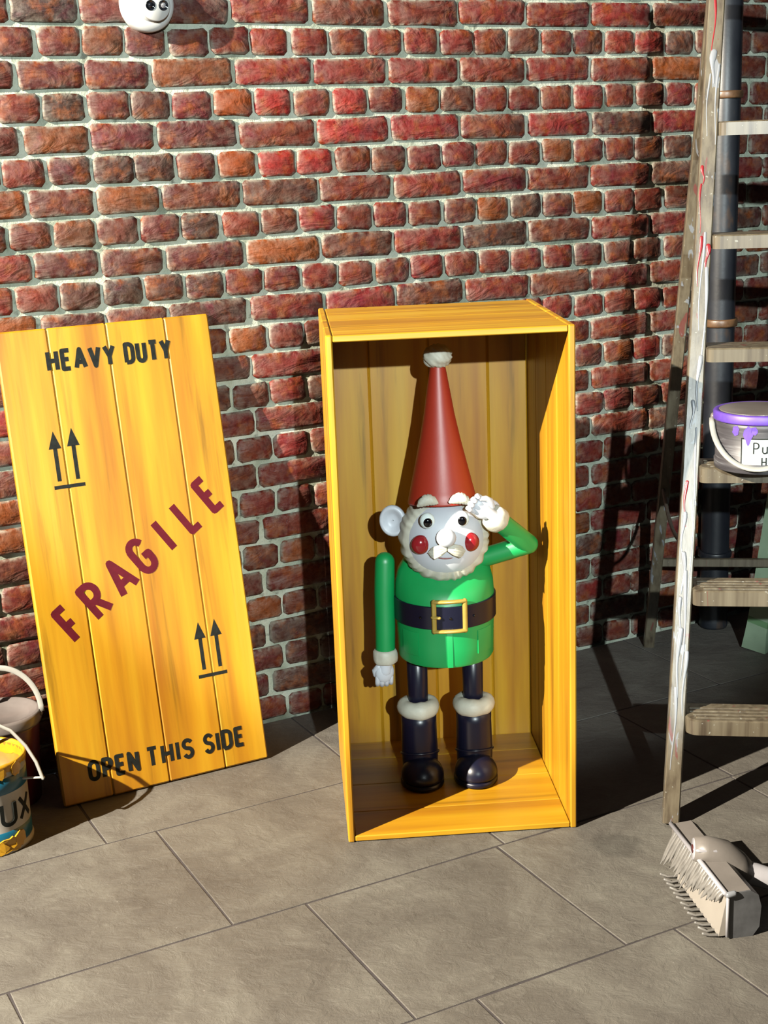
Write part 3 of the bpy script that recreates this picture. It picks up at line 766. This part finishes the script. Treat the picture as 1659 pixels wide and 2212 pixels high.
def patch(mb, poly, R, ac=0.0, t=.0006, n=10):     # poly (x,z) quads subdivided along x
    (x0, z0), (x1, z1) = poly
    for i in range(n):
        a, b = x0 + (x1 - x0) * i / n, x0 + (x1 - x0) * (i + 1) / n
        mb.prism([(a, z0), (b, z0), (b, z1), (a, z1)], -t, .0004, fn=cyl(R, ac))
    return mb
patch(MB(), ((-.038, .012), (.046, .085)), .0985, 0, .0005).obj('label_border', INK, bk0)
patch(MB(), ((-.035, .015), (.043, .082)), .0985, 0, .001).obj('label', PAPER, bk0)
f2 = cyl(.0996)
mb = MB(); lettering(mb, 'P', -.010, .004, .048, .028, .0026, f2); lettering(mb, 'u', .010, .0225, .049, .027, .0026, f2); lettering(mb, 'H', .009, .021, .018, .024, .0026, f2)
mb.obj('lettering', INK, bk0, label='handwritten Pu over Ho')
mb = MB(); lettering(mb, 'o', .0265, .038, .018, .026, .0026, f2); mb.obj('lettering', INKG, bk0, label='green handwritten o')
def blob(xc, zc, rx, rz, R, name, mat, parent, seed=0, t=.001):
    rr = random.Random(seed); P = [(xc + rx * (1 + rr.uniform(-.25, .2)) * math.cos(k * PI / 8), zc + rz * (1 + rr.uniform(-.25, .2)) * math.sin(k * PI / 8)) for k in range(16)]
    return MB().prism(P, -t, .0004, fn=cyl(R)).obj(name, mat, parent)
blob(-.052, .100, .009, .013, .0985, 'paint_drip', PURP, bk0, 1); blob(-.022, .092, .010, .022, .0985, 'paint_drip', PURP, bk0, 2, .0014); blob(-.01, .102, .011, .010, .0985, 'paint_drip', PURP, bk0, 4)

# ---------------------------------------------------------------- paint can and red bucket (left)
can = thing('paint_can', 'white and blue banded paint can with yellow paint on its rim', 'paint can', (-0.86, 0.14, 0))
R = .098
MB().lathe([(.096, 0), (.101, .001), (.102, .010), (.0985, .013), (R, .016), (R, .214), (.1005, .217), (.1005, .222), (.097, .222), (.095, .214), (.094, .062), (.001, .062)], 56).obj('can_body', TIN, can)
MB().lathe([(R, .017), (R + .0008, .0175), (R + .0008, .055), (R, .0555)], 56, cap=False).obj('blue_band', BLUE, can)
MB().lathe([(R, .150), (R + .0008, .1505), (R + .0008, .190), (R, .1905)], 56, cap=False).obj('blue_band', BLUE, can)
MB().lathe([(.0940, .215), (.0935, .065), (.001, .066)], 40, cap=False).obj('wet_paint', YELL_SHADED, can)
m = MB(); vs = []; fs = []; rr = random.Random(8); n = 64
for k in range(n):
    a = 2 * PI * k / n; dn = .003 + .012 * max(0, math.sin(3 * a + 1)) * rr.random() + .006 * max(0, math.sin(7 * a)) + .003 * rr.random()
    up = .002 * rr.random()
    for r, z in ((.0930, .196 - dn), (.0940, .215), (.097, .2235 + up), (.1012, .2235 + up), (.1018, .217), (R + .0018, .214 - dn * .6), (R + .0004, .2135 - dn)):
        vs.append((r * math.cos(a), r * math.sin(a), z))
for k in range(n):
    for j in range(6): fs.append((k * 7 + j, ((k + 1) % n) * 7 + j, ((k + 1) % n) * 7 + j + 1, k * 7 + j + 1))
m.add(vs, fs).obj('rim_paint', YELL, can)
def canfn(R):
    return lambda x, y, z: ((R - y) * math.cos(x), (R - y) * math.sin(x), z)
fc = canfn(R + .0006)
def cl(ch, a0, a1, z0, cap, wd):
    tmp = MB(); lettering(tmp, ch, a0 * R, a1 * R, z0, cap, wd, lambda x, y, z: fc(x / R, y, z), sub=8); return tmp
m = MB(); rad = math.radians
for ch, a0, a1 in (('U', rad(-61), rad(-36)), ('X', rad(-31), rad(-4))):
    t = cl(ch, a0, a1, .068, .062, .0095); m.add(t.v, t.f, False)
m.obj('lettering', INK, can, label='painted letters UX')
for a0, zc, rx, rz, sd in ((-52, .022, .030, .020, 3), (-36, .030, .016, .020, 5), (-66, .018, .020, .016, 6), (-58, .205, .02, .016, 7), (-30, .206, .016, .018, 9)):
    rr = random.Random(sd); P = [(rad(a0) + rx / R * (1 + rr.uniform(-.3, .2)) * math.cos(k * PI / 8), zc + rz * (1 + rr.uniform(-.3, .2)) * math.sin(k * PI / 8)) for k in range(16)]
    MB().prism([(x, max(z, .002)) for x, z in P], -.0045, .0004, fn=canfn(R + .001)).obj('paint_drip', YELL, can)
hp_ = [(-.095, .03, .16), (-.10, .03, .24), (-.07, .02, .285), (-.02, .01, .306), (.03, .0, .304), (.075, -.008, .283), (.108, -.015, .245), (.130, -.022, .205), (.142, -.026, .165)]
MB().tube(hp_, .0058, 10, .55, dome=True).obj('bail_handle', BAIL, can)
MB().tube([(.090, -.024, .166), (.145, -.026, .166)], .003, 8, dome=True).obj('handle_lug', TIN, can)
rb = thing('paint_bucket', 'dark red lidded bucket standing behind the blue banded paint can', 'bucket', (-0.857, 0.362, 0))
MB().lathe([(.078, 0), (.081, .003), (.094, .205), (.0955, .218)], 48).obj('bucket_body', REDBK, rb)
MB().lathe([(.095, .212), (.100, .213), (.1015, .219), (.1015, .236), (.099, .242), (.091, .243), (.088, .235), (.072, .234), (.070, .229), (.001, .229)], 48).obj('bucket_lid', LIDG, rb)
MB().tube([(.104 * math.cos(t), .02 * math.sin(t), .236 + .115 * math.sin(t)) for t in np.linspace(0, PI, 26)], .0075, 10, .35).obj('bail_handle', BAIL, rb)
for s in (-1, 1): MB().ball((s * .102, 0, .232), (.005, .008, .008), 12, 8).obj('handle_lug', LIDG, rb)

# ---------------------------------------------------------------- drain pipe
dp = thing('drain_pipe', 'black iron drain pipe running down the brick wall behind the ladder', 'pipe', (1.283, 1.350, 0))
MB().lathe([(.030, .0), (.044, .002), (.047, .010), (.046, .03), (.0458, .9), (.0475, 1.6), (.049, 2.7)], 40).obj('pipe_run', PIPE, dp)
for z, h in ((.255, .010), (1.015, .012), (1.705, .011)):
    MB().lathe([(.046, z - h), (.053, z - h), (.0545, z - h * .6), (.0545, z + h * .6), (.053, z + h), (.046, z + h)], 40, (0.0, 0, 0)).obj('pipe_collar', RUST if z > .5 else PIPE, dp)
for z in (.255, 1.015):
    MB().box(-.02, .02, .03, .078, z - .01, z + .01, .002).obj('pipe_bracket', PIPE, dp, rot=(0, 0, WALL_A))

# ---------------------------------------------------------------- security camera
cu, cz = -0.078 - U0, 1.951
sc = thing('security_camera', 'white dome security camera with two dark lenses fixed high on the brick wall', 'security camera',
           (cu * math.cos(WALL_A) + .002 * math.sin(WALL_A), WALL_B + cu * math.sin(WALL_A) - .002 * math.cos(WALL_A), cz), (0, 0, WALL_A))
My = Matrix.Rotation(PI / 2, 3, 'X')       # lathe z -> -y
sharp(MB().lathe([(.055, -.010), (.0655, -.008), (.067, .004), (.067, .022), (.064, .030), (.056, .036), (.048, .037)], 56, (0, 0, 0), My).obj('mount_ring', WHITE, sc), 35)
MB().ball((0.003, -.020, -.001), .046, 40, 24).obj('eyeball', WHITE, sc)
look = Vector((.02, -1, -.16)).normalized(); q = look.to_track_quat('Z', 'Y').to_matrix()
fc_ = Vector((.006, -.018, -.002)) + look * .037
fp = MB().lathe([(.034, -.006), (.0355, .002), (.0355, .010), (.033, .013), (.001, .0135)], 40, fc_, q).obj('face_plate', WHITE, sc)
rt = Vector((-look.y, look.x, 0)).normalized()
rt = Vector((1, .02, 0)).normalized()
for s, mt in ((-1, DARKGL), (1, LED)):
    c = fc_ + look * .0132 + rt * s * .0165 + Vector((0, 0, .002))
    ln = MB().lathe([(.0120, -.002), (.0125, .001), (.011, .002), (.0105, .001), (.001, .0012)], 28, c, q).obj('lens', DARKGL, fp)
    MB().lathe([(.0065, .0005), (.0062, .0022), (.001, .0026)], 24, c, q).obj('lens_core', mt, ln)

# ---------------------------------------------------------------- scrub broom
br = thing('deck_broom', 'grey paint-caked deck broom lying on the flagstones at the foot of the ladder', 'broom', (0.747, -0.520, 0), (0, 0, math.radians(5)))
br.scale = (1, 1, 1.1)
sec = [(0.0, .004), (.010, .0), (.056, .0), (.070, .018), (.073, .060), (.066, .084), (.050, .094), (.0, .091)]
n = len(sec); BL = .318
sharp(MB().prism(sec, .004, BL, fn=lambda x, y, z: (x * (1 - .12 * y / BL), y, z)).obj('block', BROOMG, br), 30)
sharp(MB().prism(sec, 0.0, .0045).obj('end_face', BROOMD, br), 30)
MB().tube([(-.003, .002, .092), (-.003, BL, .092)], .0055, 8, .8).obj('edge_trim', BROOMW, br)
MB().tube([(.0, -.002, .006), (.0, -.002, .088)], .0035, 8).obj('edge_trim', BROOMW, br)
MB().tube([(.0, -.003, .092), (.012, -.003, .094)], .006, 8, dome=True).obj('paint_blob', WHITEDRIP, br)
sk = MB().tube([(-.006, .172, .104), (.02, .165, .102), (.055, .158, .092), (.085, .150, .072), (.108, .142, .052)], [.028, .034, .036, .032, .026], 20, .8).obj('handle_socket', BROOMG, br)
MB().tube([(-.008, .1725, .1045), (-.004, .1715, .1040)], [.025, .027], 20, .8).obj('socket_rim', BROOMW, sk)
MB().tube([(-.0095, .173, .1045), (-.005, .1722, .1042)], [.0125, .0125], 14, .6).obj('socket_core', MAROON, sk)
MB().tube([(-.002, .150, .112), (.030, .143, .112), (.05, .142, .105)], [.010, .011, .008], 12, .45, dome=True).obj('paint_blob', BROOMW, sk)
MB().tube([(.100, .145, .056), (.16, .128, .040), (.35, .05, .028), (.75, -.10, .021), (1.15, -.25, .021)], [.024, .021, .0205, .020, .020], 16, dome=True).obj('handle_pole', BROOMW, br)
rr = random.Random(21)
for k in range(24):
    y = .022 + k * .0118; L = rr.uniform(.75, 1.05) * (0.35 + .65 * min(1, k / 14))
    MB().tube([(.001, y, .086), (-.004 - .006 * L, y + .004 * rr.uniform(-1, 1), .086 - .022 * L), (-.007 - .016 * L, y + .005 * rr.uniform(-1, 1), .086 - .046 * L), (-.008 - .026 * L, y + .004 + .006 * rr.uniform(-1, 1), .086 - .068 * L)], [.0068, .0075, .0066, .0016], 8, .6, dome=True).obj('bristle_tuft', BRIST, br)
for k in range(13):
    y = .010 + k * .0205
    MB().tube([(.002, y, .008), (-.016, y - .003, .0065), (-.032, y - .001 + rr.uniform(-.003, .003), .006), (-.044, y + .006 + rr.uniform(-.003, .003), .009)], [.0038, .0030, .0026, .0036], 8, .9, dome=True).obj('bristle_tuft', BRIST, br)
MB().prism([(-.016, .006), (.002, .006), (.004, .080), (-.001, .080)], .003, .240).obj('wear_plate', plain('pale_beige_broom_face', (0.46, 0.42, 0.37), 0.4, 0.06, 12), br)

# ---------------------------------------------------------------- pale green board
gb = thing('green_board', 'pale green painted board leaning upright behind the ladder, beside the drain pipe', 'board', (1.341, 1.100, 0.0), (math.radians(-3), math.radians(6.0), math.radians(-45)))
pf = [(-.041, .003), (.041, .003), (.036, .05), (.033, .10), (.033, .95), (-.033, .95), (-.034, .10), (-.037, .05)]
MB().prism(pf, -.010, .010).obj('board_face', PGREEN, gb)
MB().prism([(-.0345, .092), (.0345, .086), (.0345, .106), (-.0345, .112)], -.0106, .0106).obj('paint_band', plain('mid_green_paint', (0.17, 0.34, 0.16), 0.5, 0.1), gb)
